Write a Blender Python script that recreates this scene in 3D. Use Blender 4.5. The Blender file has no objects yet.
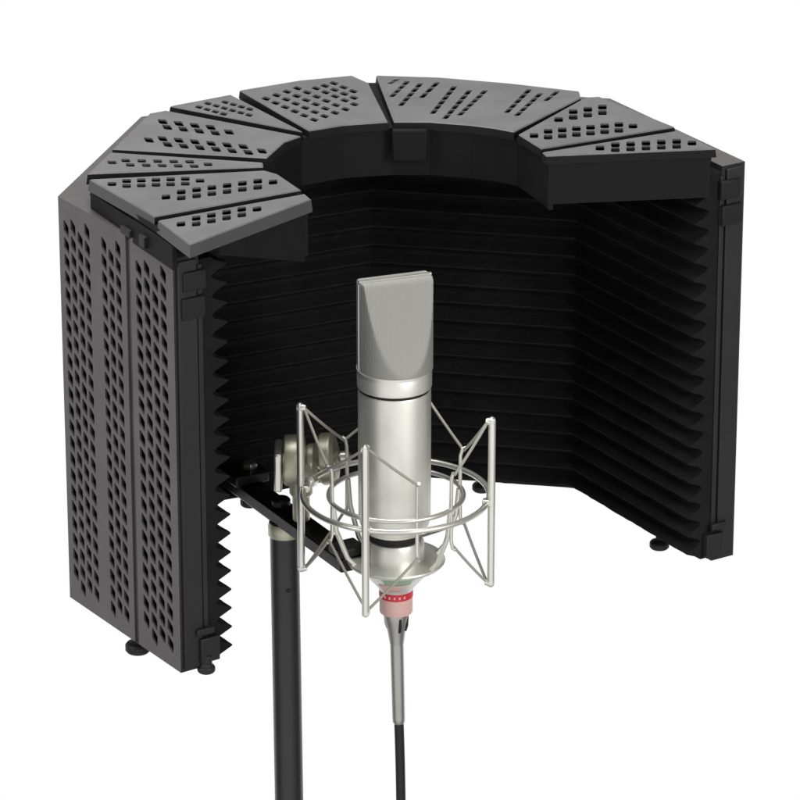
import bpy, bmesh, math, random
from mathutils import Vector, Matrix
from mathutils.geometry import tessellate_polygon, delaunay_2d_cdt
random.seed(4)
K = 0.0007                      # metres per drawing unit
R = math.radians
scene = bpy.context.scene
C = scene.collection
H = 432                         # wall height in drawing units

# ------------------------------------------------------------------ materials
def mat(name, col, rough=.5, metal=0., spec=.5, bump=None, mottle=0., coat=0., aniso=0.):
    m = bpy.data.materials.new(name); m.use_nodes = True
    nt = m.node_tree; b = nt.nodes['Principled BSDF']
    b.inputs['Base Color'].default_value = (*col, 1)
    b.inputs['Roughness'].default_value = rough
    b.inputs['Metallic'].default_value = metal
    b.inputs['Specular IOR Level'].default_value = spec
    b.inputs['Coat Weight'].default_value = coat
    tc = nt.nodes.new('ShaderNodeTexCoord')
    if bump:
        sc, st, dist = bump
        n = nt.nodes.new('ShaderNodeTexNoise'); n.inputs['Scale'].default_value = sc; n.inputs['Detail'].default_value = 5
        nt.links.new(tc.outputs['Object'], n.inputs['Vector'])
        bp = nt.nodes.new('ShaderNodeBump'); bp.inputs['Strength'].default_value = st; bp.inputs['Distance'].default_value = dist
        nt.links.new(n.outputs['Fac'], bp.inputs['Height']); nt.links.new(bp.outputs['Normal'], b.inputs['Normal'])
    if mottle:
        n = nt.nodes.new('ShaderNodeTexNoise'); n.inputs['Scale'].default_value = 28; n.inputs['Detail'].default_value = 8
        n.inputs['Roughness'].default_value = .65
        nt.links.new(tc.outputs['Object'], n.inputs['Vector'])
        cr = nt.nodes.new('ShaderNodeValToRGB')
        lo = [c * (1 - mottle) for c in col]; hi = [min(1, c * (1 + mottle)) for c in col]
        cr.color_ramp.elements[0].position = .3; cr.color_ramp.elements[1].position = .7
        cr.color_ramp.elements[0].color = (*lo, 1); cr.color_ramp.elements[1].color = (*hi, 1)
        nt.links.new(n.outputs['Fac'], cr.inputs['Fac']); nt.links.new(cr.outputs['Color'], b.inputs['Base Color'])
        mr = nt.nodes.new('ShaderNodeMapRange')
        mr.inputs['To Min'].default_value = max(.05, rough - .08); mr.inputs['To Max'].default_value = min(1, rough + .08)
        nt.links.new(n.outputs['Fac'], mr.inputs['Value']); nt.links.new(mr.outputs['Result'], b.inputs['Roughness'])
    return m

M = dict(
    shell=mat('graphite_coated_sheet', (.082, .075, .076), .46, .0, .45, (620, .35, .0005), .2),
    roof=mat('grey_coated_sheet', (.115, .115, .117), .48, .0, .4, (620, .35, .0005), .18),
    rim=mat('grey_sheet_edge_shade', (.062, .062, .064), .5, 0, .3, (1400, .2, .0004), .12),  # roof sheet colour darkened to put shade on the edge bands
    felt=mat('black_backing_felt', (.006, .006, .0065), .95, 0, .05, (900, .5, .001)),
    slotback=mat('dark_wine_backing_felt', (.016, .007, .008), .95, 0, .05, (900, .5, .001)),
    frame=mat('black_frame_plastic', (.021, .021, .022), .55, 0, .25, (900, .15, .0003), .12),
    clip=mat('black_clip_plastic', (.014, .014, .0145), .55, 0, .2, (900, .15, .0003), .12),
    skirt=mat('skirt_plastic_and_gap_shade', (.008, .008, .0085), .65, 0, .14, (900, .15, .0003), .12),
    foam=mat('black_acoustic_foam', (.016, .016, .0165), .97, 0, .06, (1100, .9, .0012), .2),
    rubber=mat('black_rubber', (.012, .012, .013), .55, 0, .35, (500, .1, .0003)),
    bar=mat('black_painted_steel', (.008, .008, .008), .4, 0, .3, (700, .1, .0003), .1),
    tube=mat('satin_black_tube', (.010, .010, .011), .3, 0, .55, (700, .08, .0002), .1),
    nickel=mat('satin_nickel_body', (.79, .79, .735), .42, .75, .5, (2200, .05, .0001), .03),
    nickel_lo=mat('satin_nickel_collar', (.74, .73, .67), .26, .95, .5, None, .03),
    steel=mat('dark_satin_steel', (.42, .41, .38), .3, .95, .5, None, .05),
    wire=mat('nickel_plated_wire', (.76, .76, .70), .34, .85, .5, None, .05),
    olive=mat('aged_brass_nickel', (.50, .50, .39), .4, .75, .5, (900, .1, .0002), .12),
    elastic=mat('grey_elastic_cord', (.34, .33, .29), .75, 0, .3, (3000, .4, .0004)),
    dark=mat('shadow_gap_black', (.012, .012, .011), .6, 0, .3),
    red=mat('red_band', (.55, .02, .04), .45, 0, .4),
    green=mat('green_badge', (.30, .46, .32), .5, 0, .4),
    pink=mat('pale_rose_print', (.66, .42, .38), .5, 0, .4),
    cream=mat('cream_lettering', (.8, .76, .68), .5, 0, .4),
    cable=mat('black_cable_jacket', (.008, .008, .009), .42, 0, .4),
)

# fine woven wire mesh on the microphone head
def grille_mat():
    m = mat('woven_wire_grille', (.40, .40, .375), .6, .35, .5)
    nt = m.node_tree; b = nt.nodes['Principled BSDF']
    tc = nt.nodes.new('ShaderNodeTexCoord'); outs = []
    for d in ((1, 0, 0, 'X'), (0, 0, 1, 'Z')):
        w = nt.nodes.new('ShaderNodeTexWave'); w.wave_type = 'BANDS'; w.bands_direction = d[3]
        w.inputs['Scale'].default_value = 420
        nt.links.new(tc.outputs['Object'], w.inputs['Vector']); outs.append(w.outputs['Fac'])
    mx = nt.nodes.new('ShaderNodeMath'); mx.operation = 'MAXIMUM'
    nt.links.new(outs[0], mx.inputs[0]); nt.links.new(outs[1], mx.inputs[1])
    cr = nt.nodes.new('ShaderNodeValToRGB')
    cr.color_ramp.elements[0].color = (.17, .17, .16, 1); cr.color_ramp.elements[1].color = (.36, .36, .335, 1)
    cr.color_ramp.elements[0].position = .25; cr.color_ramp.elements[1].position = .8
    nt.links.new(mx.outputs[0], cr.inputs['Fac']); nt.links.new(cr.outputs['Color'], b.inputs['Base Color'])
    bp = nt.nodes.new('ShaderNodeBump'); bp.inputs['Strength'].default_value = .35; bp.inputs['Distance'].default_value = .0003
    nt.links.new(mx.outputs[0], bp.inputs['Height']); nt.links.new(bp.outputs['Normal'], b.inputs['Normal'])
    return m
M['grille'] = grille_mat()

# ------------------------------------------------------------------ builders (drawing units in, metres out)
class MB:
    def __init__(s): s.v = []; s.f = []; s.mi = []
    def add(s, vs, fs, mi=0):
        b = len(s.v); s.v += [tuple(v) for v in vs]
        for f in fs: s.f.append([b + i for i in f]); s.mi.append(mi)
    def quad(s, a, b, c, d, mi=0): s.add([a, b, c, d], [(0, 1, 2, 3)], mi)
    def prism(s, poly, z0, z1, mi=0):
        n = len(poly)
        z0f = z0 if callable(z0) else (lambda p: z0); z1f = z1 if callable(z1) else (lambda p: z1)
        vs = [(p[0], p[1], z0f(p)) for p in poly] + [(p[0], p[1], z1f(p)) for p in poly]
        fs = [(i, (i + 1) % n, n + (i + 1) % n, n + i) for i in range(n)]
        for t in tessellate_polygon([[Vector((p[0], p[1], 0)) for p in poly]]):
            fs.append(tuple(t)); fs.append(tuple(n + i for i in t))
        s.add(vs, fs, mi)
    def box(s, c, size, ax=(1, 0, 0), up=(0, 0, 1), mi=0):
        ax = Vector(ax).normalized(); up = Vector(up).normalized(); sd = up.cross(ax).normalized(); up = ax.cross(sd)
        c = Vector(c); vs = []
        for i in (-1, 1):
            for j in (-1, 1):
                for k in (-1, 1): vs.append(c + ax * i * size[0] / 2 + sd * j * size[1] / 2 + up * k * size[2] / 2)
        s.add(vs, [(0, 1, 3, 2), (4, 6, 7, 5), (0, 4, 5, 1), (2, 3, 7, 6), (0, 2, 6, 4), (1, 5, 7, 3)], mi)
    def tube(s, pts, r, n=16, closed=False, cap=True, mi=0):
        pts = [Vector(p) for p in pts]; N = len(pts); vs = []; up = None
        rs = r if isinstance(r, (list, tuple)) else [r] * N
        for i, p in enumerate(pts):
            a = pts[(i - 1) % N] if (closed or i) else p; b = pts[(i + 1) % N] if (closed or i < N - 1) else p
            t = (b - a).normalized()
            if up is None: up = t.orthogonal().normalized()
            up = (up - t * up.dot(t)).normalized(); sd = t.cross(up)
            for k in range(n):
                th = 2 * math.pi * k / n; vs.append(p + (up * math.cos(th) + sd * math.sin(th)) * rs[i])
        fs = []
        for i in range(N if closed else N - 1):
            j = (i + 1) % N
            for k in range(n): fs.append((i * n + k, i * n + (k + 1) % n, j * n + (k + 1) % n, j * n + k))
        if cap and not closed: fs.append(tuple(range(n))[::-1]); fs.append(tuple((N - 1) * n + k for k in range(n)))
        s.add(vs, fs, mi)
    def ring(s, c, rad, r, n=96, m=12, mi=0):
        s.tube([(c[0] + rad * math.cos(2 * math.pi * i / n), c[1] + rad * math.sin(2 * math.pi * i / n), c[2]) for i in range(n)], r, m, True, mi=mi)
    def lathe(s, c, prof, n=64, axis=(0, 0, 1), mi=0):
        ax = Vector(axis).normalized(); u = ax.orthogonal().normalized(); w = ax.cross(u); c = Vector(c); vs = []
        for (r, h) in prof:
            for k in range(n):
                th = 2 * math.pi * k / n; vs.append(c + ax * h + (u * math.cos(th) + w * math.sin(th)) * r)
        fs = []
        for i in range(len(prof) - 1):
            for k in range(n): fs.append((i * n + k, i * n + (k + 1) % n, (i + 1) * n + (k + 1) % n, (i + 1) * n + k))
        fs.append(tuple(range(n))[::-1]); fs.append(tuple((len(prof) - 1) * n + k for k in range(n)))
        s.add(vs, fs, mi)
    def build(s, name, mats, parent=None, bevel=0, smooth=True, origin=None, fix=True):
        me = bpy.data.meshes.new(name)
        o = Vector(origin) if origin else Vector((0, 0, 0))
        po = Vector(parent['o']) if (parent and 'o' in parent) else Vector((0, 0, 0))
        me.from_pydata([tuple((Vector(v)) * K) for v in s.v], [], s.f)
        for m in (mats if isinstance(mats, (list, tuple)) else [mats]): me.materials.append(m)
        for p, i in zip(me.polygons, s.mi): p.material_index = i
        if fix:
            bm = bmesh.new(); bm.from_mesh(me); bmesh.ops.remove_doubles(bm, verts=bm.verts, dist=1e-6)
            bmesh.ops.recalc_face_normals(bm, faces=bm.faces); bm.to_mesh(me); bm.free()
        if smooth:
            me.polygons.foreach_set('use_smooth', [True] * len(me.polygons)); me.set_sharp_from_angle(angle=R(32))
        ob = bpy.data.objects.new(name, me); C.objects.link(ob)
        if parent:
            ob.parent = parent; ob.matrix_parent_inverse = world_inv(parent)
        if bevel:
            bv = ob.modifiers.new('bevel', 'BEVEL'); bv.width = bevel * K; bv.segments = 2; bv.limit_method = 'ANGLE'; bv.angle_limit = R(40)
        return ob

def world_inv(p):
    m = Matrix.Identity(4); chain = []
    while p: chain.append(p); p = p.parent
    for q in reversed(chain): m = m @ q.matrix_parent_inverse @ Matrix.Translation(q.location)
    return m.inverted()
def thing(name, label, cat, loc):
    o = bpy.data.objects.new(name, None); C.objects.link(o); o.location = Vector(loc) * K
    o.empty_display_size = .02; o['label'] = label; o['category'] = cat
    return o
def inpoly(p, poly):
    r = False; n = len(poly)
    for i in range(n):
        (x0, y0), (x1, y1) = poly[i], poly[(i + 1) % n]
        if (y0 > p[1]) != (y1 > p[1]) and p[0] < (x1 - x0) * (p[1] - y0) / (y1 - y0) + x0: r = not r
    return r
def fill(outer, holes):
    rings = [outer] + holes; pts = [Vector((p[0], p[1])) for r in rings for p in r]; ed = []; b = 0
    for r in rings:
        ed += [(b + i, b + (i + 1) % len(r)) for i in range(len(r))]; b += len(r)
    vo, _, fo = delaunay_2d_cdt(pts, ed, [], 0, 1e-5)[:3]; out = []
    for f in fo:
        c = sum((vo[i] for i in f), Vector((0, 0))) / len(f)
        if inpoly(c, outer) and not any(inpoly(c, q) for q in holes): out.append(tuple(f))
    return [tuple(v) for v in vo], out
def v2(a): return Vector((a[0], a[1]))
def offset(poly, d):
    """grow (d > 0) a closed plan polygon by d"""
    n = len(poly); A = sum(poly[i][0] * poly[(i + 1) % n][1] - poly[(i + 1) % n][0] * poly[i][1] for i in range(n))
    sg = 1 if A > 0 else -1; out = []
    for i in range(n):
        a, b, c = v2(poly[i - 1]), v2(poly[i]), v2(poly[(i + 1) % n])
        d1 = (b - a).normalized(); d2 = (c - b).normalized()
        n1 = Vector((d1.y, -d1.x)) * sg; n2 = Vector((d2.y, -d2.x)) * sg
        m = (n1 + n2); m = m.normalized() if m.length > 1e-4 else n1
        out.append(tuple(b + m * (d / max(.5, m.dot(n1)))))
    return out
ROOF = {
 'P1': [(-192, -231), (-226, -162), (-87, -85), (-80, -102)],
 'P2': [(-229, -153), (-299, -41), (-128, -9), (-114, -23), (-90, -76)],
 'P3': [(-302, -23), (-284, 56), (-130, 19), (-129, 2)],
 'P4': [(-283, 67), (-253, 202), (-236, 214), (-94, 115), (-111, 92), (-127, 34)],
 'P5': [(-234, 230), (-171, 273), (-93, 130)],
 'P6': [(-164, 286), (-101, 320), (-46, 337), (-28, 311), (-7, 168), (-52, 156), (-88, 134)],
 'P7': [(-22, 337), (46, 330), (119, 310), (191, 283), (192, 260), (119, 130), (98, 145), (75, 156), (34, 168), (-3, 168)],
 'P8': [(195, 263), (211, 266), (283, 149), (144, 67), (122, 122)],
 'P9': [(285, 137), (319, 67), (148, 41), (144, 56)],
}
OUT = [(-192, -231), (-299, -37), (-302, -23), (-283, 67), (-253, 202), (-234, 230), (-168, 279), (-101, 320), (-46, 337), (-22, 337), (46, 330), (119, 310), (191, 279), (211, 266), (285, 141), (319, 67)]
INN = [(-80, -102), (-88, -79), (-114, -20), (-128, 12), (-127, 34), (-111, 92), (-92, 130), (-52, 156), (-4, 168), (34, 168), (75, 156), (98, 145), (119, 130), (144, 63), (148, 41)]
SLOTS = {
 'P1': [[-207.1,-167.2,-198.9,-165.0,-198.3,-178.7,-206.4,-180.9],[-193.4,-150.9,-185.2,-148.7,-184.6,-162.5,-192.8,-164.7],[-192.7,-166.7,-184.5,-164.4,-183.9,-178.1,-192.1,-180.3],[-179.3,-142.5,-171.1,-140.2,-170.5,-154.0,-178.8,-156.3],[-178.7,-158.3,-170.5,-156.0,-169.9,-169.7,-178.2,-172.0],[-165.2,-134.0,-156.9,-131.7,-156.4,-145.6,-164.7,-147.8],[-164.6,-149.8,-156.4,-147.6,-155.9,-161.3,-164.1,-163.6],[-151.0,-125.5,-142.7,-123.2,-142.3,-137.1,-150.6,-139.4],[-150.5,-141.3,-142.2,-139.1,-141.8,-152.9,-150.0,-155.2],[-136.6,-124.9,-128.2,-122.6,-127.8,-136.5,-136.1,-138.8]],
 'P2': [[-279.3,-51.3,-270.7,-51.3,-270.0,-64.4,-278.5,-64.4],[-265.7,-40.8,-257.1,-40.8,-256.3,-54.8,-264.9,-54.8],[-264.7,-57.9,-256.2,-57.9,-255.5,-69.9,-264.0,-69.9],[-251.5,-38.8,-243.0,-38.8,-242.2,-52.8,-250.8,-52.8],[-250.6,-55.9,-242.1,-55.9,-241.4,-68.3,-249.9,-68.3],[-237.4,-36.8,-228.8,-36.8,-228.1,-50.8,-236.7,-50.8],[-236.5,-53.9,-228.0,-53.9,-227.3,-66.6,-235.8,-66.6],[-223.2,-34.8,-214.7,-34.8,-214.0,-48.8,-222.5,-48.8],[-222.4,-52.0,-213.9,-52.0,-213.3,-65.0,-221.8,-65.0],[-209.1,-32.8,-200.5,-32.8,-199.9,-46.9,-208.4,-46.9],[-208.3,-50.0,-199.8,-50.0,-199.2,-63.3,-207.7,-63.3],[-194.5,-39.5,-186.0,-39.5,-185.4,-53.4,-193.9,-53.4],[-225.0,-90.2,-216.7,-88.4,-216.0,-102.6,-224.3,-104.3],[-211.0,-75.3,-202.6,-73.5,-202.0,-87.7,-210.4,-89.5],[-210.2,-92.6,-201.9,-90.9,-201.2,-105.0,-209.6,-106.8],[-196.6,-69.0,-188.1,-67.3,-187.6,-81.5,-196.0,-83.3],[-195.8,-86.5,-187.4,-84.7,-186.8,-98.9,-195.2,-100.6],[-182.1,-62.8,-173.6,-61.0,-173.1,-75.3,-181.5,-77.0],[-181.4,-80.2,-173.0,-78.5,-172.4,-92.7,-180.8,-94.4],[-167.5,-55.8,-159.1,-53.7,-158.6,-69.1,-167.0,-70.8],[-166.9,-74.0,-158.5,-72.3,-158.0,-86.5,-166.4,-88.2],[-153.0,-48.3,-144.5,-46.2,-144.0,-62.8,-152.5,-64.5],[-152.4,-67.8,-143.9,-66.0,-143.5,-80.3,-151.9,-82.0],[-138.4,-40.8,-129.9,-38.7,-129.4,-55.8,-137.9,-57.9],[-137.8,-61.5,-129.3,-59.7,-128.9,-74.1,-137.4,-75.8],[-123.5,-43.8,-115.0,-41.7,-114.6,-58.8,-123.0,-60.8]],
 'P3': [[-284.5,23.9,-275.8,23.9,-273.9,12.1,-282.6,12.1],[-271.3,30.7,-262.7,30.7,-260.8,18.9,-269.5,18.9],[-266.0,14.9,-257.3,14.9,-255.5,3.1,-264.1,3.1],[-255.5,29.6,-246.8,29.6,-245.0,17.7,-253.7,17.7],[-250.2,13.8,-241.6,13.8,-239.8,2.0,-248.4,2.0],[-239.7,28.4,-231.0,28.4,-229.2,16.6,-237.9,16.6],[-234.4,12.6,-225.8,12.6,-224.0,0.8,-232.7,0.8],[-223.8,27.3,-215.2,27.3,-213.4,15.4,-222.1,15.4],[-218.7,11.5,-210.0,11.5,-208.3,-0.3,-216.9,-0.3],[-208.0,26.2,-199.4,26.2,-197.7,14.3,-206.3,14.3],[-202.9,10.4,-194.3,10.4,-192.6,-1.4,-201.2,-1.4],[-189.7,17.1,-181.0,17.1,-179.4,5.3,-188.0,5.3]],
 'P4': [[-257.1,176.4,-248.0,174.1,-244.2,155.3,-253.2,157.6],[-243.3,179.8,-234.2,177.5,-230.5,158.8,-239.5,161.1],[-237.6,158.4,-228.6,156.1,-224.9,137.5,-233.9,139.8],[-226.7,172.5,-217.6,170.2,-213.9,151.5,-222.9,153.8],[-221.1,151.2,-212.1,148.9,-208.4,130.4,-217.4,132.6],[-210.1,165.3,-201.1,163.0,-197.4,144.3,-206.4,146.6],[-204.6,143.9,-195.6,141.7,-192.0,123.2,-201.0,125.5],[-193.6,158.0,-184.5,155.7,-181.0,137.1,-190.0,139.4],[-188.1,136.8,-179.2,134.5,-175.7,116.1,-184.6,118.3],[-174.4,140.2,-165.4,137.9,-162.0,119.5,-170.9,121.7],[-253.5,110.1,-244.6,107.9,-240.8,89.6,-249.7,91.9],[-240.1,115.1,-231.1,112.8,-227.4,94.6,-236.3,96.8],[-234.0,93.5,-225.1,91.2,-221.4,73.2,-230.3,75.4],[-223.6,109.2,-214.7,107.0,-211.0,88.7,-219.9,91.0],[-217.6,87.6,-208.7,85.4,-205.1,67.4,-213.9,69.6],[-207.1,103.3,-198.2,101.1,-194.7,83.0,-203.5,85.2],[-201.2,81.9,-192.3,79.6,-188.8,61.6,-197.6,63.8],[-190.7,97.5,-181.9,95.3,-178.4,77.2,-187.2,79.4],[-184.9,76.1,-176.0,73.8,-172.6,55.9,-181.4,58.1],[-174.4,91.7,-165.5,89.4,-162.1,71.4,-170.9,73.6],[-168.6,70.3,-159.8,68.1,-156.4,50.2,-165.2,52.4],[-158.1,85.9,-149.2,83.6,-145.8,65.6,-154.7,67.8],[-152.4,64.5,-143.6,62.3,-140.2,44.5,-149.0,46.6],[-139.0,69.4,-130.1,67.2,-126.9,49.3,-135.6,51.5]],
 'P5': [[-204.6,233.8,-197.8,227.6,-200.3,217.8,-207.1,224.0],[-195.8,224.8,-189.0,218.6,-191.5,208.8,-198.3,215.1],[-187.1,215.8,-180.3,209.6,-182.8,199.9,-189.5,206.1],[-178.3,206.9,-171.5,200.7,-174.1,191.0,-180.8,197.2],[-169.6,198.0,-162.9,191.8,-165.4,182.1,-172.1,188.3],[-160.9,189.1,-154.2,182.9,-156.7,173.3,-163.5,179.4],[-152.3,180.2,-145.6,174.1,-148.1,164.5,-154.8,170.6],[-196.0,248.0,-189.1,241.7,-191.6,231.9,-198.4,238.2],[-187.1,239.0,-180.3,232.7,-182.8,222.9,-189.6,229.1],[-178.4,229.9,-171.6,223.6,-174.1,213.9,-180.9,220.1],[-169.6,220.9,-162.8,214.7,-165.4,204.9,-172.1,211.2],[-160.9,211.9,-154.1,205.7,-156.7,196.0,-163.4,202.2],[-152.2,203.0,-145.5,196.8,-148.0,187.1,-154.8,193.3],[-187.1,260.3,-180.3,255.0,-182.9,246.1,-189.7,252.0],[-178.4,252.7,-171.6,246.9,-174.1,237.0,-180.9,243.3],[-169.6,244.1,-162.8,237.8,-165.3,228.0,-172.1,234.2],[-160.9,235.0,-154.1,228.7,-156.6,219.0,-163.4,225.2],[-152.1,226.0,-145.4,219.7,-147.9,210.0,-154.7,216.2]],
 'P6': [[-136.4,265.4,-129.0,258.2,-132.6,249.4,-140.1,256.8],[-126.1,251.5,-118.7,243.1,-122.3,232.9,-129.7,241.5],[-115.8,235.2,-108.4,226.6,-112.0,216.4,-119.4,225.0],[-105.5,218.8,-98.2,210.2,-101.8,200.1,-109.2,208.6],[-95.4,202.4,-88.0,193.9,-91.7,183.9,-99.0,192.3],[-85.2,186.2,-78.0,177.7,-81.7,167.7,-88.9,176.2],[-125.8,277.1,-118.4,269.8,-122.1,261.1,-129.5,268.4],[-115.5,263.1,-108.1,255.8,-111.8,246.7,-119.3,254.5],[-105.3,249.0,-97.9,240.3,-101.6,230.1,-109.0,238.8],[-95.0,232.5,-87.7,223.8,-91.4,213.7,-98.7,222.3],[-84.9,216.0,-77.6,207.5,-81.3,197.4,-88.6,205.9],[-74.8,199.7,-67.5,191.2,-71.2,181.2,-78.5,189.6],[-115.2,288.8,-107.8,281.4,-111.5,272.8,-118.9,280.1],[-104.9,274.8,-97.5,267.4,-101.3,258.8,-108.7,266.1],[-94.7,260.8,-87.3,253.5,-91.0,243.9,-98.4,252.2],[-84.5,246.3,-77.1,237.6,-80.9,227.4,-88.2,236.0],[-74.3,229.7,-67.0,221.1,-70.8,211.0,-78.1,219.5],[-64.2,213.3,-57.0,204.7,-60.7,194.7,-68.0,203.2],[-104.5,300.5,-97.1,293.1,-100.9,284.4,-108.3,291.8],[-94.3,286.4,-86.8,279.1,-90.6,270.4,-98.0,277.8],[-84.0,272.4,-76.7,265.1,-80.4,256.5,-87.8,263.8],[-73.9,258.5,-66.5,251.2,-70.3,241.1,-77.6,249.8],[-63.7,243.5,-56.4,234.8,-60.2,224.6,-67.5,233.3],[-53.6,227.0,-46.4,218.4,-50.1,208.2,-57.4,216.8],[-85.1,300.0,-77.9,292.6,-81.7,284.3,-88.9,291.6],[-74.9,286.6,-67.7,279.3,-71.6,270.9,-78.7,278.3],[-64.8,273.3,-57.6,265.9,-61.4,257.7,-68.6,264.9],[-54.6,260.0,-47.5,252.7,-51.4,243.3,-58.5,251.7],[-44.6,246.1,-37.5,237.4,-41.3,227.6,-48.4,236.2],[-75.9,308.5,-68.7,301.0,-72.5,292.6,-79.7,300.0],[-65.7,295.0,-58.5,287.6,-62.3,279.3,-69.5,286.6],[-55.5,281.6,-48.4,274.3,-52.2,265.9,-59.4,273.3],[-45.4,268.3,-38.3,261.0,-42.2,252.7,-49.3,260.0],[-66.6,316.9,-59.4,309.5,-63.3,301.0,-70.5,308.5],[-56.4,303.4,-49.2,296.0,-53.1,287.6,-60.3,295.0],[-46.3,290.0,-39.1,282.6,-43.0,274.3,-50.1,281.6]],
 'P7': [[-10.2,306.6,-4.4,306.6,-0.1,314.4,-5.9,314.4],[-5.5,315.0,0.3,315.0,4.6,322.8,-1.2,322.8],[-8.0,263.3,-2.2,263.3,1.8,275.6,-4.0,275.6],[-3.7,276.6,2.2,276.6,6.2,288.9,0.4,288.9],[0.7,290.0,6.6,290.0,10.7,302.3,4.8,302.3],[5.2,303.4,11.0,303.4,15.1,315.9,9.3,315.9],[1.3,230.4,7.1,230.4,11.0,247.1,5.3,247.1],[5.6,248.6,11.4,248.6,15.4,262.8,9.6,262.8],[10.0,264.1,15.8,264.1,19.8,278.1,14.0,278.1],[14.3,279.4,20.2,279.4,24.2,293.5,18.4,293.5],[18.8,294.8,24.6,294.8,28.7,309.0,22.8,309.0],[34.0,199.3,39.7,199.3,43.4,215.9,37.7,215.9],[38.0,217.4,43.8,217.4,47.5,234.2,41.8,234.2],[42.1,235.7,47.9,235.7,51.7,252.2,45.9,252.2],[46.2,253.5,52.0,253.5,55.8,267.7,50.0,267.7],[50.3,268.9,56.1,268.9,59.9,283.3,54.1,283.3],[54.4,284.5,60.2,284.5,64.1,298.9,58.2,298.9],[46.6,180.0,52.3,180.0,56.5,197.1,50.7,197.1],[51.1,198.6,56.8,198.6,61.0,215.9,55.3,215.9],[55.6,217.4,61.4,217.4,65.6,234.9,59.9,234.9],[60.2,236.4,66.0,236.4,70.2,253.3,64.5,253.3],[64.8,254.6,70.6,254.6,74.9,269.3,69.1,269.3],[69.4,270.6,75.2,270.6,79.5,285.5,73.7,285.5],[61.5,193.4,67.2,193.4,71.7,208.5,65.9,208.5],[66.3,209.9,72.1,209.9,76.5,225.1,70.8,225.1],[71.2,226.5,76.9,226.5,81.4,241.8,75.6,241.8],[76.0,243.2,81.8,243.2,86.3,257.3,80.5,257.3],[80.9,258.4,86.7,258.4,91.2,271.4,85.4,271.4],[85.8,272.5,91.6,272.5,96.1,285.5,90.3,285.5],[23.1,260.2,28.9,260.2,34.3,276.5,28.5,276.5],[29.0,277.9,34.8,277.9,40.3,294.3,34.5,294.3],[35.0,295.8,40.8,295.8,46.4,312.3,40.5,312.3],[109.7,203.2,115.4,203.2,120.4,220.4,114.6,220.4],[115.0,221.9,120.8,221.9,125.7,239.2,120.0,239.2],[120.4,240.7,126.2,240.7,131.1,256.9,125.4,256.9],[125.8,258.1,131.6,258.1,136.5,272.8,130.7,272.8],[131.1,274.1,137.0,274.1,141.9,288.8,136.1,288.8],[119.7,191.5,125.4,191.5,130.5,207.9,124.8,207.9],[125.2,209.3,130.9,209.3,136.1,225.9,130.3,225.9],[130.8,227.3,136.5,227.3,141.7,244.0,136.0,244.0],[136.4,245.4,142.2,245.4,147.4,260.2,141.6,260.2],[142.0,261.4,147.8,261.4,153.0,275.5,147.2,275.5],[151.1,250.2,156.8,250.2,163.5,265.4,157.7,265.4],[158.3,266.8,164.1,266.8,170.8,282.1,165.0,282.1]],
 'P8': [[146.3,188.7,155.3,188.7,154.7,169.8,145.7,169.8],[161.8,208.4,170.8,208.4,170.2,189.4,161.2,189.4],[161.1,186.7,170.1,186.7,169.4,167.9,160.5,167.9],[177.1,217.4,186.1,217.4,185.4,198.3,176.4,198.3],[176.3,195.6,185.3,195.6,184.6,176.7,175.6,176.7],[192.4,226.4,201.4,226.4,200.7,207.3,191.7,207.3],[191.5,204.5,200.5,204.5,199.8,185.6,190.8,185.6],[207.8,235.4,216.8,235.4,216.0,216.2,207.0,216.2],[206.9,213.5,215.9,213.5,215.0,194.5,206.1,194.5],[222.7,233.5,231.8,233.5,230.9,214.3,221.8,214.3],[134.4,125.8,143.2,125.8,142.7,107.5,133.9,107.5],[149.1,141.9,158.0,141.9,157.4,123.4,148.5,123.4],[148.4,120.0,157.3,120.0,156.7,101.7,147.9,101.7],[163.5,147.0,172.4,147.0,171.8,128.5,162.9,128.5],[162.8,125.1,171.7,125.1,171.0,106.8,162.2,106.8],[178.0,152.2,186.9,152.2,186.2,133.6,177.4,133.6],[177.2,130.2,186.1,130.2,185.4,111.9,176.6,111.9],[192.5,157.3,201.4,157.3,200.7,138.8,191.8,138.8],[191.7,135.4,200.5,135.4,199.8,116.9,190.9,116.9],[207.1,162.5,216.0,162.5,215.2,143.9,206.3,143.9],[206.1,140.5,215.0,140.5,214.2,122.0,205.4,122.0],[221.6,167.7,230.6,167.7,229.7,149.0,220.8,149.0],[220.6,145.6,229.5,145.6,228.7,127.1,219.8,127.1],[235.7,161.8,244.6,161.8,243.7,143.2,234.8,143.2]],
 'P9': [[198.9,79.3,207.6,79.3,206.9,61.3,198.1,61.3],[214.7,91.6,223.5,91.6,222.6,73.6,213.9,73.6],[213.9,73.2,222.6,73.2,221.8,55.2,213.1,55.2],[230.2,94.7,238.9,94.7,238.1,76.6,229.3,76.6],[229.3,76.3,238.0,76.3,237.1,58.3,228.4,58.3],[245.6,97.8,254.4,97.8,253.5,79.7,244.7,79.7],[244.7,79.3,253.5,79.3,252.5,61.3,243.8,61.3],[261.1,100.9,269.9,100.9,268.9,82.8,260.2,82.8],[260.1,82.4,268.9,82.4,267.9,64.4,259.2,64.4],[276.7,104.0,285.5,104.0,284.4,85.8,275.6,85.8],[275.6,85.5,284.4,85.5,283.3,67.4,274.6,67.4],[291.6,97.8,300.4,97.8,299.3,79.7,290.5,79.7]],
}
def zroof(p):
    t = max(0, min(1, (p[1] + 60) / 310.)); return H + 33 - 17 * t

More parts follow.
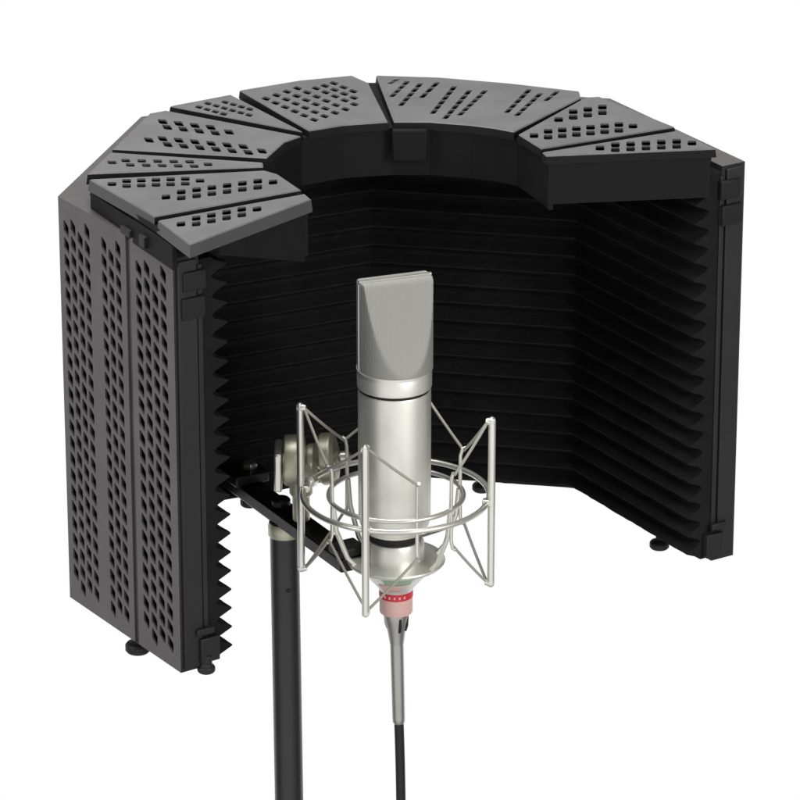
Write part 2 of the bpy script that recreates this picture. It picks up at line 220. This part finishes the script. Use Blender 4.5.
# ================================================================== ISOLATION SHIELD
shield = thing('isolation_shield', 'folding black vocal isolation shield with perforated outer walls, ridged foam lining and slotted roof', 'acoustic shield', (0, 150, 0))
WALL = [v2(p) for p in ((-210.8, -180.2), (-331.9, -.7), (-263.2, 246.5), (-33.1, 354.1), (223.5, 306.6), (350.2, 104.5))]
def wall_at(depth):
    """the wall line moved inwards by depth, mitred at the folds, square at the free ends"""
    pts = []; n = len(WALL); nr = []
    for i in range(n - 1):
        d = (WALL[i + 1] - WALL[i]).normalized(); nr.append(Vector((d.y, -d.x)))     # inwards
    for i in range(n):
        if i == 0: pts.append(WALL[0] + nr[0] * depth)
        elif i == n - 1: pts.append(WALL[-1] + nr[-1] * depth)
        else:
            m = (nr[i - 1] + nr[i]).normalized(); pts.append(WALL[i] + m * depth / m.dot(nr[i]))
    return pts
W0, W6, W28, W37, W57 = [wall_at(d) for d in (0, 6, 28, 42, 60)]
TEETH = 21; FZ0 = 5; FZ1 = H - 6

def hole_strip(mb, P, ua, ub, z0, z1, holes, hw, hh, depth):
    """a vertical strip ua..ub of sheet with slots at heights `holes`; P(u, d, z) maps to space"""
    uc = (ua + ub) / 2; ch = hw * .3; cuts = sorted(holes); prev = z0
    for i, zc in enumerate(cuts):
        nx = (zc + cuts[i + 1]) / 2 if i + 1 < len(cuts) else z1
        if i == 0 and zc - hh - prev > 6:
            mb.quad(P(ua, 0, prev), P(ub, 0, prev), P(ub, 0, zc - hh - 3), P(ua, 0, zc - hh - 3)); prev = zc - hh - 3
        if i + 1 == len(cuts): nx = min(z1, zc + hh + 3)
        sl = hw * .5
        hp = [(uc - hw + ch, zc - hh - sl), (uc + hw - ch, zc - hh + sl), (uc + hw, zc - hh + ch + sl), (uc + hw, zc + hh - ch + sl),
              (uc + hw - ch, zc + hh + sl), (uc - hw + ch, zc + hh - sl), (uc - hw, zc + hh - ch - sl), (uc - hw, zc - hh + ch - sl)]
        oc = [(ua, prev), (ub, prev), (ub, nx), (ua, nx)]
        vs = [P(u, 0, z) for u, z in oc + hp] + [P(u, depth, z) for u, z in hp]
        fs = [(0, 1, 5, 4), (1, 6, 5), (1, 2, 7, 6), (2, 8, 7), (2, 3, 9, 8), (3, 10, 9), (3, 0, 11, 10), (0, 4, 11)]
        for k in range(8): fs.append((4 + k, 4 + (k + 1) % 8, 12 + (k + 1) % 8, 12 + k))
        mb.add(vs, fs); prev = nx
    if prev < z1: mb.quad(P(ua, 0, prev), P(ub, 0, prev), P(ub, 0, z1), P(ua, 0, z1))

wlabels = ['perforated side wing nearest the viewer, seen from outside', None, None, None, 'side wing seen from its foam-lined inside']
for i in range(5):
    a, b = WALL[i], WALL[i + 1]; L = (b - a).length; d = (b - a) / L; nin = Vector((d.y, -d.x))
    if i == 4:      # the far wing is folded the other way round: mirror so the wide slot field sits at its free end
        pass
    def P(u, dep, z, a=a, d=d, nin=nin):
        q = a + d * u + nin * dep; return (q.x, q.y, z)
    mb = MB()
    # from the free (front) end: wide field of 4, groove, field of 3, field of 4
    flip = (i >= 3)
    s = L / 217.0; bands = []
    def cols(u0, n, w):
        return [(u0 + k * w, u0 + (k + 1) * w, k) for k in range(n)]
    layout = [('solid', 0, 11)] + [('c', *c) for c in cols(11, 4, 15.2)] + [('solid', 71.8, 79.8), ('groove', 79.8, 87.8), ('solid', 87.8, 96)] \
        + [('c', *c) for c in cols(96, 3, 13.4)] + [('solid', 136.2, 155)] + [('c', *c) for c in cols(155, 4, 13.6)] + [('solid', 209.4, 217)]
    ux = (lambda u: L - u * s) if flip else (lambda u: u * s)
    pitch = 17.6; z0, z1 = 0, H
    for it in layout:
        u0, u1 = ux(it[1]), ux(it[2])
        if it[0] == 'solid': mb.quad(P(u0, 0, z0), P(u1, 0, z0), P(u1, 0, z1), P(u0, 0, z1))
        elif it[0] == 'groove':
            mb.quad(P(u0, 3, z0), P(u1, 3, z0), P(u1, 3, z1), P(u0, 3, z1))
            for u in (u0, u1): mb.quad(P(u, 0, z0), P(u, 3, z0), P(u, 3, z1), P(u, 0, z1))
        else:
            k = it[3]; st = 20 + (k % 2) * pitch / 2 + (4 if k in (0, 3) else 0)
            hs = []; z = st
            while z < H - 18: hs.append(z); z += pitch
            hole_strip(mb, P, u0, u1, z0, z1, hs, abs(u1 - u0) * .345, 6.1, 2)
    # dark backing right behind the slots, then the rest of the shallow tray
    A6, B6 = W6[i], W6[i + 1]; A28, B28 = W28[i], W28[i + 1]
    mb.quad((A6.x, A6.y, 2), (B6.x, B6.y, 2), (B6.x, B6.y, H - 2), (A6.x, A6.y, H - 2), 1)
    for z in (0, H): mb.quad((a.x, a.y, z), (b.x, b.y, z), (B28.x, B28.y, z), (A28.x, A28.y, z))
    mb.quad((A28.x, A28.y, 0), (B28.x, B28.y, 0), (B28.x, B28.y, H), (A28.x, A28.y, H), 2)
    for p, q in ((a, A28), (b, B28)): mb.quad((p.x, p.y, 0), (q.x, q.y, 0), (q.x, q.y, H), (p.x, p.y, H), 2)
    wp = mb.build('wall_panel', [M['shell'], M['slotback'], M['frame']], shield, smooth=False, fix=False)
    if wlabels[i]: wp['label'] = wlabels[i]
    # foam pad with horizontal wedges, mitred at the folds
    fm = MB(); A, B, At, Bt = W37[i], W37[i + 1], W57[i], W57[i + 1]
    Ab, Bb = W28[i], W28[i + 1]
    if i > 0: pass
    nd = 28; th = (FZ1 - FZ0) / TEETH; levels = []
    for t in range(TEETH):
        z = FZ0 + t * th
        levels += [(z, 0), (z + th * .18, .22), (z + th * .46, .97), (z + th * .54, .97), (z + th * .82, .22)]
    levels.append((FZ1, 0))
    rnd = random.Random(i); vs = []
    for (z, w) in levels:
        for k in range(nd + 1):
            f = k / nd; lo = A.lerp(B, f); hi = At.lerp(Bt, f); e = 0 if k in (0, nd) else 1
            q = lo.lerp(hi, w + e * rnd.uniform(-.025, .025)); vs.append((q.x, q.y, z + e * rnd.uniform(-.3, .3)))
    fs = [(j * (nd + 1) + k, j * (nd + 1) + k + 1, (j + 1) * (nd + 1) + k + 1, (j + 1) * (nd + 1) + k) for j in range(len(levels) - 1) for k in range(nd)]
    fm.add(vs, fs)
    for (k, base) in ((0, Ab), (nd, Bb)):
        for j in range(len(levels) - 1):
            p, q = vs[j * (nd + 1) + k], vs[(j + 1) * (nd + 1) + k]
            fm.quad((base.x, base.y, levels[j][0]), p, q, (base.x, base.y, levels[j + 1][0]))
    for z, row in ((FZ0, 0), (FZ1, len(levels) - 1)):
        fm.quad((Ab.x, Ab.y, z), (Bb.x, Bb.y, z), (B.x, B.y, z), (A.x, A.y, z))
    fm.build('foam_pad', M['foam'], wp, smooth=False, fix=False)
    # dark corner posts cover the fold on the inside / end frames on the two free ends
    if i in (0, 4):
        end = a if i == 0 else b; out = -d if i == 0 else d
        fr = MB()
        def Q(dep, o, z): q = end + nin * dep + out * o; return (q.x, q.y, z)
        def fbox(d0, d1, o0, o1, za, zb, mi=0):
            vs = [Q(dd, oo, zz) for dd in (d0, d1) for oo in (o0, o1) for zz in (za, zb)]
            fr.add(vs, [(0, 1, 3, 2), (4, 6, 7, 5), (0, 4, 5, 1), (2, 3, 7, 6), (0, 2, 6, 4), (1, 5, 7, 3)], mi)
        fbox(3.2, 24, .2, 4, 3, H - 3)          # main upright
        fbox(25.5, 31, .2, 2.4, 12, H - 10)     # inner rib
        fr.build('end_frame', M['frame'], wp, bevel=1.0)
        br = MB()
        def bb(d0, d1, o0, o1, za, zb):
            vs = [Q(dd, oo, zz) for dd in (d0, d1) for oo in (o0, o1) for zz in (za, zb)]
            br.add(vs, [(0, 1, 3, 2), (4, 6, 7, 5), (0, 4, 5, 1), (2, 3, 7, 6), (0, 2, 6, 4), (1, 5, 7, 3)])
        bb(8, 33, 1, 7, H - 34, H - 14)
        bb(6, 31, 1, 8, H - 62, H - 40)
        br.build('top_clip', M['clip'], wp, bevel=1.6)
        br = MB(); bb(15, 34, 4.2, 9, 38, 45); bb(19, 40, .5, 9, 8, 34)
        if i == 0: br.lathe(Q(26, 5, -3), [(7, -1), (9, 1), (9, 5), (6, 8), (6, 18)], 24)
        br.build('bottom_latch', M['rubber'], wp, bevel=1.0)
    # levelling knob under each wall
    kf = {0: .49, 1: .5, 2: .30, 3: .5, 4: .63}[i]; kp = a + d * L * kf + nin * (31 if i == 4 else 14)
    if i == 2: kp = v2((-157.5, 276))
    ks = .72 if i else .88
    kn = MB(); kn.lathe((kp.x, kp.y, 0), [(5.5 * ks, 6 if i == 2 else .4), (5.5 * ks, -10 * ks), (8 * ks, -12 * ks), (12.5 * ks, -13.5 * ks), (14.5 * ks, -16 * ks), (14.5 * ks, -22 * ks), (12.5 * ks, -24.5 * ks), (4 * ks, -25.5 * ks)], 32)
    kn.build('levelling_knob', M['rubber'], wp)

# ---- roof: slotted plates over an added dark sheet
thin = {'P1': (13, 1.2), 'P2': (12, 1.2), 'P3': (11, 1)}
for name, poly in ROOF.items():
    th, fl = thin.get(name, (9, .8)); mb = MB(); poly = offset(poly, -1.0)
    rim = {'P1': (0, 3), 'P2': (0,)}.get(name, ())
    top = offset(poly, -1.1); holes = []
    for h_ in SLOTS.get(name, []):
        c4 = [v2(h_[k:k + 2]) for k in (0, 2, 4, 6)]; q_ = []
        for k in range(4):      # clipped corners
            q_ += [tuple(c4[k].lerp(c4[k - 1], .14)), tuple(c4[k].lerp(c4[(k + 1) % 4], .14))]
        if all(inpoly(c_, offset(poly, -1.8)) for c_ in q_): holes.append(q_)
    rings = [top] + holes
    rings = [rings[0]] + [r for r in rings[1:]]
    flat, tris = fill(rings[0], rings[1:])
    mb.add([(p[0], p[1], zroof(p)) for p in flat], tris)
    mid = poly; bot = offset(poly, fl); n = len(poly)
    lay = [(top, 0), (mid, 1.1), (bot, th)]
    for (pa, za), (pb, zb) in zip(lay, lay[1:]):
        for i in range(n):
            j = (i + 1) % n; a, b, c, e = pa[i], pa[j], pb[j], pb[i]
            mb.quad((*a, zroof(poly[i]) - za), (*b, zroof(poly[j]) - za), (*c, zroof(poly[j]) - zb), (*e, zroof(poly[i]) - zb), 0 if za == 0 else (3 if i in rim else 2))  # plate sides coloured dark to paint shade into gaps and inner edges
    for r in rings[1:]:
        for i in range(len(r)):
            a, b = r[i], r[(i + 1) % len(r)]
            mb.quad((*a, zroof(a)), (*b, zroof(b)), (*b, zroof(b) - 2), (*a, zroof(a) - 2))
    inner = offset(poly, -.6)
    for t in tessellate_polygon([[Vector((p[0], p[1], 0)) for p in inner]]):
        mb.add([(*inner[k], zroof(inner[k]) - 5.5) for k in t], [(0, 1, 2)], 1)
    for t in tessellate_polygon([[Vector((p[0], p[1], 0)) for p in bot]]):
        mb.add([(*bot[k], zroof(poly[k]) - th) for k in t], [(0, 1, 2)], 2)
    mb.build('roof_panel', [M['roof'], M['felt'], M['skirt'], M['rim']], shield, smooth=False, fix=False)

# added dark sheet under the plates (paints shade into the gaps between them) with skirts hanging from its edges
tr = MB()
full = OUT + INN[::-1]
fin = offset(full, -3.5)
tr.prism(fin, lambda p: zroof(p) - 13, lambda p: zroof(p) - 7.5)
tray = tr.build('roof_gap_shade', M['skirt'], shield, smooth=False)
def skirt(line, z0f, z1f, t, closed=False):
    mb = MB(); n = len(line); L = [v2(p) for p in line]; off = []
    for i in range(n):
        d1 = (L[i] - L[i - 1]).normalized() if i else (L[1] - L[0]).normalized()
        d2 = (L[i + 1] - L[i]).normalized() if i < n - 1 else d1
        m = Vector((d1.y + d2.y, -d1.x - d2.x)).normalized(); off.append(L[i] + m * t)
    poly = [tuple(p) for p in L] + [tuple(p) for p in off[::-1]]
    mb.prism(poly, z0f, z1f); return mb
inner_line = [tuple(Vector(p)) for p in offset(full, -4)[len(OUT):]]          # runs from the far end back to the near end
skirt(inner_line, lambda p: zroof(p) - 58, lambda p: zroof(p) - 13.2, 5).build('inner_skirt', M['skirt'], tray, smooth=False)
fo = offset(full, -4)
E1 = fo[len(OUT) - 1]; E2 = fo[len(OUT)]
skirt([tuple(E1), tuple(v2(E1).lerp(v2(E2), .975))], lambda p: zroof(p) - 52, lambda p: zroof(p) - 13.2, 5).build('end_skirt', M['skirt'], tray, smooth=False)
a0, a1 = v2(fo[0]), v2(fo[-1])
skirt([tuple(a0.lerp(a1, .97)), tuple(a0.lerp(a1, .24))], lambda p: zroof(p) - 13.2 - 10 - 40 * min(1, max(0, (p[0] + 165) / 60)), lambda p: zroof(p) - 13.2, 5).build('end_skirt', M['skirt'], tray, smooth=False)
s0, s1 = v2(OUT[0]), v2(OUT[1]); dd = (s1 - s0).normalized(); nn = Vector((-dd.y, dd.x))
nn = nn if nn.x < 0 else -nn
pa, pb = s0 + dd * 40 + nn * -1.5, s1 + nn * -1.5
os_ = MB(); os_.prism([tuple(pa), tuple(pb), tuple(pb - nn * 5), tuple(pa - nn * 5)], H - 6, lambda p: zroof(p) - 14.5)
os_.build('outer_skirt', M['skirt'], tray, smooth=False, bevel=.8)
# two latch recess blocks on that skirt
q = s0.lerp(s1, .62) - nn * .5; lb = MB()
lb.box((q.x, q.y, H + 3), (20, 5, 8), (dd.x, dd.y, 0)); q = s0.lerp(s1, .45) - nn * .5
lb.box((q.x, q.y, H + 5), (12, 6, 12), (dd.x, dd.y, 0)); lb.build('latch', M['rubber'], tray, bevel=1)
# centre hinge behind the middle gap
hb = MB(); hb.box((14, 162, H - 2), (36, 8, 34), (1, 0, 0)); hb.build('hinge_block', M['skirt'], tray, bevel=2)

# ================================================================== MICROPHONE
AX = -1.5
mic = thing('condenser_microphone', 'silver large-diaphragm studio condenser microphone with wedge-topped mesh head standing in its wire cradle', 'microphone', (AX, 0, 40))
# wedge head
hd = MB(); n = 96; Rh = 38; az = R(19.5); rows = []
zt, zb = 344, 252; NZ = 40
cx, sx = math.cos(az), math.sin(az)
def headpt(r, th, lim, z):
    x = r * math.cos(th); y = max(-lim, min(lim, r * math.sin(th)))
    return (AX + .5 + x * cx - y * sx, x * sx + y * cx, z)
lv = [(zb, Rh, Rh)]
for i in range(1, NZ + 1):
    f = i / NZ; lv.append((zb + (zt - zb) * f, Rh, Rh + 1.0 - (Rh - 10.5) * f ** .85))
lv += [(zt + 1.8, Rh - .6, 10.0), (zt + 3.0, Rh - 2.2, 8.2)]
vs = [headpt(r, 2 * math.pi * k / n, lim, z) for (z, r, lim) in lv for k in range(n)]
fs = [(i * n + k, i * n + (k + 1) % n, (i + 1) * n + (k + 1) % n, (i + 1) * n + k) for i in range(len(lv) - 1) for k in range(n)]
fs += [tuple(range(n))[::-1], tuple((len(lv) - 1) * n + k for k in range(n))]
hd.add(vs, fs)
head = hd.build('head_grille', M['grille'], mic, smooth=True, fix=False)
# polished rim wire framing the wedge: over the ridge ends
rm = MB()
for sgn in (1, -1):
    rm.tube([headpt(Rh + .3, 0 if sgn > 0 else math.pi, 60, z) for z in (zb, zb + 30, zt - 3, zt)], 1.0, 10)
rm.tube([headpt(r_, t_, 60, zt + 2.4) for r_, t_ in ((Rh, 0), (Rh - 1, 0), (0, 0), (Rh - 1, math.pi), (Rh, math.pi))], 1.6, 10)
rm.build('head_rim', M['nickel_lo'], head)
c = (AX, 0, 0)
m = MB(); m.lathe(c, [(36.6, 232), (37.5, 233), (37.5, 247), (37.0, 248), (37.0, 249.5), (38.1, 250.3), (38.1, 252.0), (36, 252.4)], 96)
m.build('head_collar', M['nickel'], mic)
m = MB(); m.lathe(c, [(35, 228.5), (35, 233)], 64); m.build('shadow_gap', M['dark'], mic)
m = MB(); m.lathe(c, [(27, 74), (31, 76), (35, 83), (36.5, 90), (36.7, 130), (36.7, 227), (36, 229), (30, 229)], 96); m.build('body', M['nickel'], mic)
m = MB(); m.lathe(c, [(25, 66.2), (26, 67), (26, 74)], 64); m.build('base_gap', M['dark'], mic)
m = MB(); m.lathe(c, [(26, 42), (30, 43), (30, 62), (28, 66), (20, 66)], 64); m.build('base_ring', M['nickel'], mic)

# ================================================================== SHOCK MOUNT
mount = thing('shock_mount', 'nickel wire spider shock mount cradling the silver microphone, with tall posts and elastic cords', 'shock mount', (0, 0, 30))
ZR = 113
m = MB(); m.ring((0, 0, ZR), 94, 2.9); outer = m.build('outer_ring', M['wire'], mount)
m = MB(); m.ring((0, 0, ZR), 68, 2.5); inner = m.build('inner_ring', M['wire'], mount)
POST = [170, 78, -12, -108]
PH = 92
def pol(r, a, z): return Vector((r * math.cos(R(a)), r * math.sin(R(a)), z))
for a in POST:
    m = MB(); p = pol(98, a, 0)
    m.lathe((p.x, p.y, 0), [(2.5, ZR - PH), (3.8, ZR - PH + 2), (3.8, ZR + PH - 3), (3.2, ZR + PH - .5), (1.5, ZR + PH + 1)], 20)
    po = m.build('post', M['wire'], mount)
    for sg in (1, -1):
        m = MB(); q = pol(96, a, ZR + sg * (PH - 4)); m.tube([q + pol(5, a, 0), q, q + pol(-4, a, 0)], [3.5, 4.2, 3], 12)
        m.build('cord_hook', M['wire'], po)
    m = MB(); q = pol(94, a, ZR); m.box(q, (10, 8, 7), pol(1, a, 0)); m.build('ring_clip', M['wire'], po, bevel=1.2)
HOOK = [137, 18, -36, -72, 200]
for a in HOOK:
    m = MB()
    for sg in (1, -1):
        m.tube([pol(68, a, ZR), pol(68.5, a, ZR + sg * 34), pol(70.5, a, ZR + sg * 41), pol(74, a, ZR + sg * 42)], [2.0, 1.9, 1.9, 1.7], 10)
    m.build('hook', M['wire'], inner)
pairs = [(170, 200), (170, 137), (78, 137), (78, 18), (-12, 18), (-12, -36), (-108, -72), (-108, 200)]
for a, h in pairs:
    for sg in (1, -1):
        p, q = pol(94, a, ZR + sg * (PH - 4)), pol(72, h, ZR + sg * 39)
        m = MB(); pts = [p.lerp(q, t) + Vector((0, 0, -1.2 * math.sin(math.pi * t))) for t in (0, .25, .5, .75, 1)]
        m.tube(pts, 1.5, 8); m.build('elastic_cord', M['elastic'], mount)
# ribs from the inner ring down to the cup
for a in (18, -36, 200, 137):
    m = MB(); m.tube([pol(67, a, ZR - 2), pol(64, a, ZR - 30), pol(52, a, ZR - 62), pol(44, a, 42)], 2.6, 10); m.build('rib', M['wire'], mount)
m = MB(); m.lathe((0, 0, 0), [(15, 9), (17.5, 9.5), (19, 13), (36, 33), (49, 40), (50, 42), (49, 43.5), (30, 43.5)], 72)
cup = m.build('mounting_cup', M['nickel'], mount)
m = MB(); m.lathe((0, 0, 0), [(16.5, -16), (16.9, -15), (16.9, 1.2), (16.5, 1.6)], 48); m.build('lower_sleeve', M['pink'], cup)
m = MB(); m.lathe((0, 0, 0), [(17, 1.8), (17.4, 2.2), (17.4, 8.8), (16, 9.4)], 48); m.build('red_band', M['red'], cup)
# small badge plate and worn print on the cup, bent to its cone
def cone_patch(a0, a1, zlo, zhi, prof, lift, mtl, name, parent):
    def rad(z):
        for (r0, h0), (r1, h1) in zip(prof, prof[1:]):
            if h0 <= z <= h1: return r0 + (r1 - r0) * (z - h0) / (h1 - h0)
        return prof[-1][0]
    mb = MB(); N = 14; Mz = 4; vs = []
    for j in range(Mz + 1):
        z = zlo + (zhi - zlo) * j / Mz
        for k in range(N + 1):
            a = a0 + (a1 - a0) * k / N; p = pol(rad(z) + lift, a, z); vs.append(p)
    mb.add(vs, [(j * (N + 1) + k, j * (N + 1) + k + 1, (j + 1) * (N + 1) + k + 1, (j + 1) * (N + 1) + k) for j in range(Mz) for k in range(N)])
    o = mb.build(name, mtl, parent, fix=False); sd = o.modifiers.new('thick', 'SOLIDIFY'); sd.thickness = .25 * K; sd.offset = 1; return o
PR = [(19, 13), (36, 33), (49, 40)]
cone_patch(-112, -62, 26, 36, PR, .2, M['green'], 'badge', cup)
cone_patch(-128, -78, 15, 24, PR, .2, M['pink'], 'badge', cup)
SL = [(16.9, -15), (16.9, 1.2)]
for k in range(5): cone_patch(-132 + 17 * k, -132 + 17 * k + 6, 4.2, 7, [(17.4, 2), (17.4, 9)], .3, M['pink'], 'print_mark', cup)

# swivel joint on the bar, gripping the ring
J = Vector((-92, 92, 112))
m = MB(); m.lathe(J + Vector((-24, 0, 0)), [(23, 0), (26, 2), (26.5, 5), (26.5, 19), (25, 22), (18, 23.5)], 48, (1, 0, 0))
sw = m.build('swivel_joint', M['olive'], mount)
m = MB(); m.box(J + Vector((-29, 0, -6)), (8, 44, 42), (1, 0, 0)); m.build('side_plate', M['wire'], sw, bevel=2)
m = MB(); m.lathe(J, [(14, 0), (17, 3), (17, 10), (24, 13), (27, 17), (27, 27), (23, 31), (10, 34)], 18, (1, -.1, .12)); m.build('clamp_knob', M['olive'], sw, bevel=1.2)
m = MB(); m.lathe(J + Vector((34, -4, 4)), [(6, 0), (8, 2), (8, 9), (5, 12)], 24, (1, -.1, .12)); m.build('clamp_bolt', M['nickel_lo'], sw)
m = MB(); g = pol(94, 160, ZR); m.tube([J + Vector((4, -12, -4)), J + Vector((6, -34, -6)), g + Vector((2, 8, -2)), g], [9, 8, 7, 6], 16)
g2 = pol(94, 132, ZR); m.tube([J + Vector((18, -10, -4)), g2 + Vector((0, 4, 2)), g2], [8, 7, 6], 16)
m.build('support_arm', M['wire'], sw)
m = MB(); m.lathe(J + Vector((-6, 0, 0)), [(9, -66), (9, -40), (12, -36), (12, -24)], 32); m.build('stem', M['olive'], sw)

# ================================================================== BAR, POLE, CABLE
Bp0, Bp1 = Vector((-172, 222, 37)), Vector((-44, -2, 37))
bar = thing('mounting_bar', 'flat black steel bar running from the shield to the cradle across the pole top', 'mounting bar', Bp0)
ax = (Bp1 - Bp0).normalized()
m = MB(); m.box((Bp0 + Bp1) / 2, ((Bp1 - Bp0).length, 27, 15), ax); m.build('rail', M['bar'], bar, bevel=2)
sd = Vector((-ax.y, ax.x, 0))
e = Bp0 + ax * 22
m = MB(); m.box(e + Vector((0, 0, 14)), (42, 40, 12), ax); m.build('end_clamp', M['bar'], bar, bevel=2)
m = MB(); m.lathe(e + Vector((6, 0, 20)), [(9, 0), (9, 5), (7.5, 7)], 6); m.build('clamp_bolt', M['nickel_lo'], bar, bevel=.8)
e = Bp1 - ax * 12
m = MB(); m.box(e + Vector((0, 0, 13)), (26, 30, 10), ax); m.build('end_clamp', M['bar'], bar, bevel=2)
e = Bp0 + ax * 105
m = MB(); m.lathe(e + Vector((0, 0, 7.6)), [(10, 0), (10, 7), (8, 9)], 32); m.build('stem_socket', M['bar'], bar, bevel=.6)

pt = Vector((-116.5, 125, 0)); lean = Vector((2.0, -4, -290)).normalized()
pole = thing('stand_pole', 'satin black round stand pole rising from below the frame to the cross bar', 'microphone stand', (pt.x + 5, pt.y, -400))
top = Vector((pt.x, pt.y, 17))
m = MB(); m.tube([top + lean * t for t in (0, 100, 250, 420)], 15.2, 48); m.build('pole', M['tube'], pole)
m = MB(); m.lathe(top, [(16.4, -3), (17, -2), (17, 8), (16, 12), (14, 12.3)], 48); m.build('pole_collar', M['olive'], pole)
m = MB(); m.lathe(top + lean * 60 + Vector((3, -14.6, 0)), [(2.6, 0), (2.2, 1.2)], 16, (0, -1, 0)); m.build('stop_pin', M['rubber'], pole)

cab = thing('microphone_cable', 'black microphone cable with tapered metal connector hanging straight down under the cradle', 'cable', (0, 0, -16))
def cx_(z): return max(0, (-16 - z)) * .022
m = MB()
m.tube([(cx_(z), 0, z) for z in (-16, -19, -26, -38, -52)], [13, 13.2, 12, 9.2, 7.2], 40); plug = m.build('connector', M['steel'], cab)
m = MB()
for a in (-70, -20, 160): m.tube([pol(11.9, a, -20), pol(11.2 , a, -30) + Vector((.3, 0, 0)), pol(9.4, a, -36) + Vector((.4, 0, 0))], 1.7, 8)
m.build('grip_groove', M['rubber'], plug)
m = MB(); m.tube([(cx_(z), 0, z) for z in (-52, -54, -136, -141, -143)], [6.6, 6.9, 6.5, 6.3, 5], 32); m.build('strain_relief', M['steel'], cab)
m = MB(); m.tube([(cx_(z) + .4 * math.sin(z / 40), 0, z) for z in range(-140, -420, -20)], 5, 24); m.build('cord', M['cable'], cab)

# ================================================================== LIGHT, WORLD, CAMERA
w = bpy.data.worlds.new('World'); scene.world = w; w.use_nodes = True
nt = w.node_tree; bg = nt.nodes['Background']
tc = nt.nodes.new('ShaderNodeTexCoord'); sp = nt.nodes.new('ShaderNodeSeparateXYZ')
nt.links.new(tc.outputs['Generated'], sp.inputs[0])
def ramp(src, stops):          # stops given for a direction component -1..1
    mr = nt.nodes.new('ShaderNodeMapRange'); mr.inputs['From Min'].default_value = -1; mr.inputs['From Max'].default_value = 1
    nt.links.new(src, mr.inputs['Value']); cr = nt.nodes.new('ShaderNodeValToRGB'); nt.links.new(mr.outputs['Result'], cr.inputs['Fac'])
    e = cr.color_ramp.elements
    while len(e) < len(stops): e.new(.5)
    for k, (p, v) in enumerate(stops): e[k].position = (p + 1) / 2; e[k].color = (v, v, v, 1)
    return cr.outputs['Color']
# white backdrop; dim sides and bright rear are unseen, added to shape the light
A_ = ramp(sp.outputs['Y'], [(-1, 1), (-.7, .95), (-.3, .28), (.2, .22), (.5, 1), (1, 1)])
B_ = ramp(sp.outputs['Z'], [(-1, 1), (.05, 1), (.35, .4), (1, .5)])
mx = nt.nodes.new('ShaderNodeMix'); mx.data_type = 'RGBA'; mx.blend_type = 'MULTIPLY'; mx.inputs[0].default_value = 1
nt.links.new(A_, mx.inputs[6]); nt.links.new(B_, mx.inputs[7]); nt.links.new(mx.outputs[2], bg.inputs['Color'])
bg.inputs['Strength'].default_value = 1.0

def area(name, loc, tgt, size, power, col=(1, 1, 1)):
    l = bpy.data.lights.new(name, 'AREA'); l.shape = 'RECTANGLE'; l.size, l.size_y = size; l.energy = power; l.color = col
    o = bpy.data.objects.new(name, l); C.objects.link(o); o.location = loc
    o.rotation_euler = (Vector(tgt) - Vector(loc)).to_track_quat('-Z', 'Y').to_euler(); return o
area('overhead_softbox', (-.35, .15, 1.7), (0, .05, .2), (1.1, 1.1), 31)
area('key_softbox', (1.5, -1.7, 1.15), (0, 0, .15), (.7, .9), 30, (1, .985, .95))
area('fill_softbox', (-2.0, -1.1, .9), (-.1, 0, .15), (.8, 1.0), 20)

cam = bpy.data.cameras.new('camera'); co = bpy.data.objects.new('camera', cam); C.objects.link(co)
p = R(22); D = 4500
co.location = Vector((4, -D * math.cos(p), 216 + D * math.sin(p))) * K
co.rotation_euler = (R(68), 0, 0)
cam.sensor_width = 36; cam.lens = 36 * 4500 / 800; cam.clip_start = .1; cam.clip_end = 50
scene.camera = co
scene.view_settings.view_transform = 'Standard'; scene.view_settings.look = 'None'; scene.view_settings.exposure = 0; scene.view_settings.gamma = 1
scene.cycles.max_bounces = 8
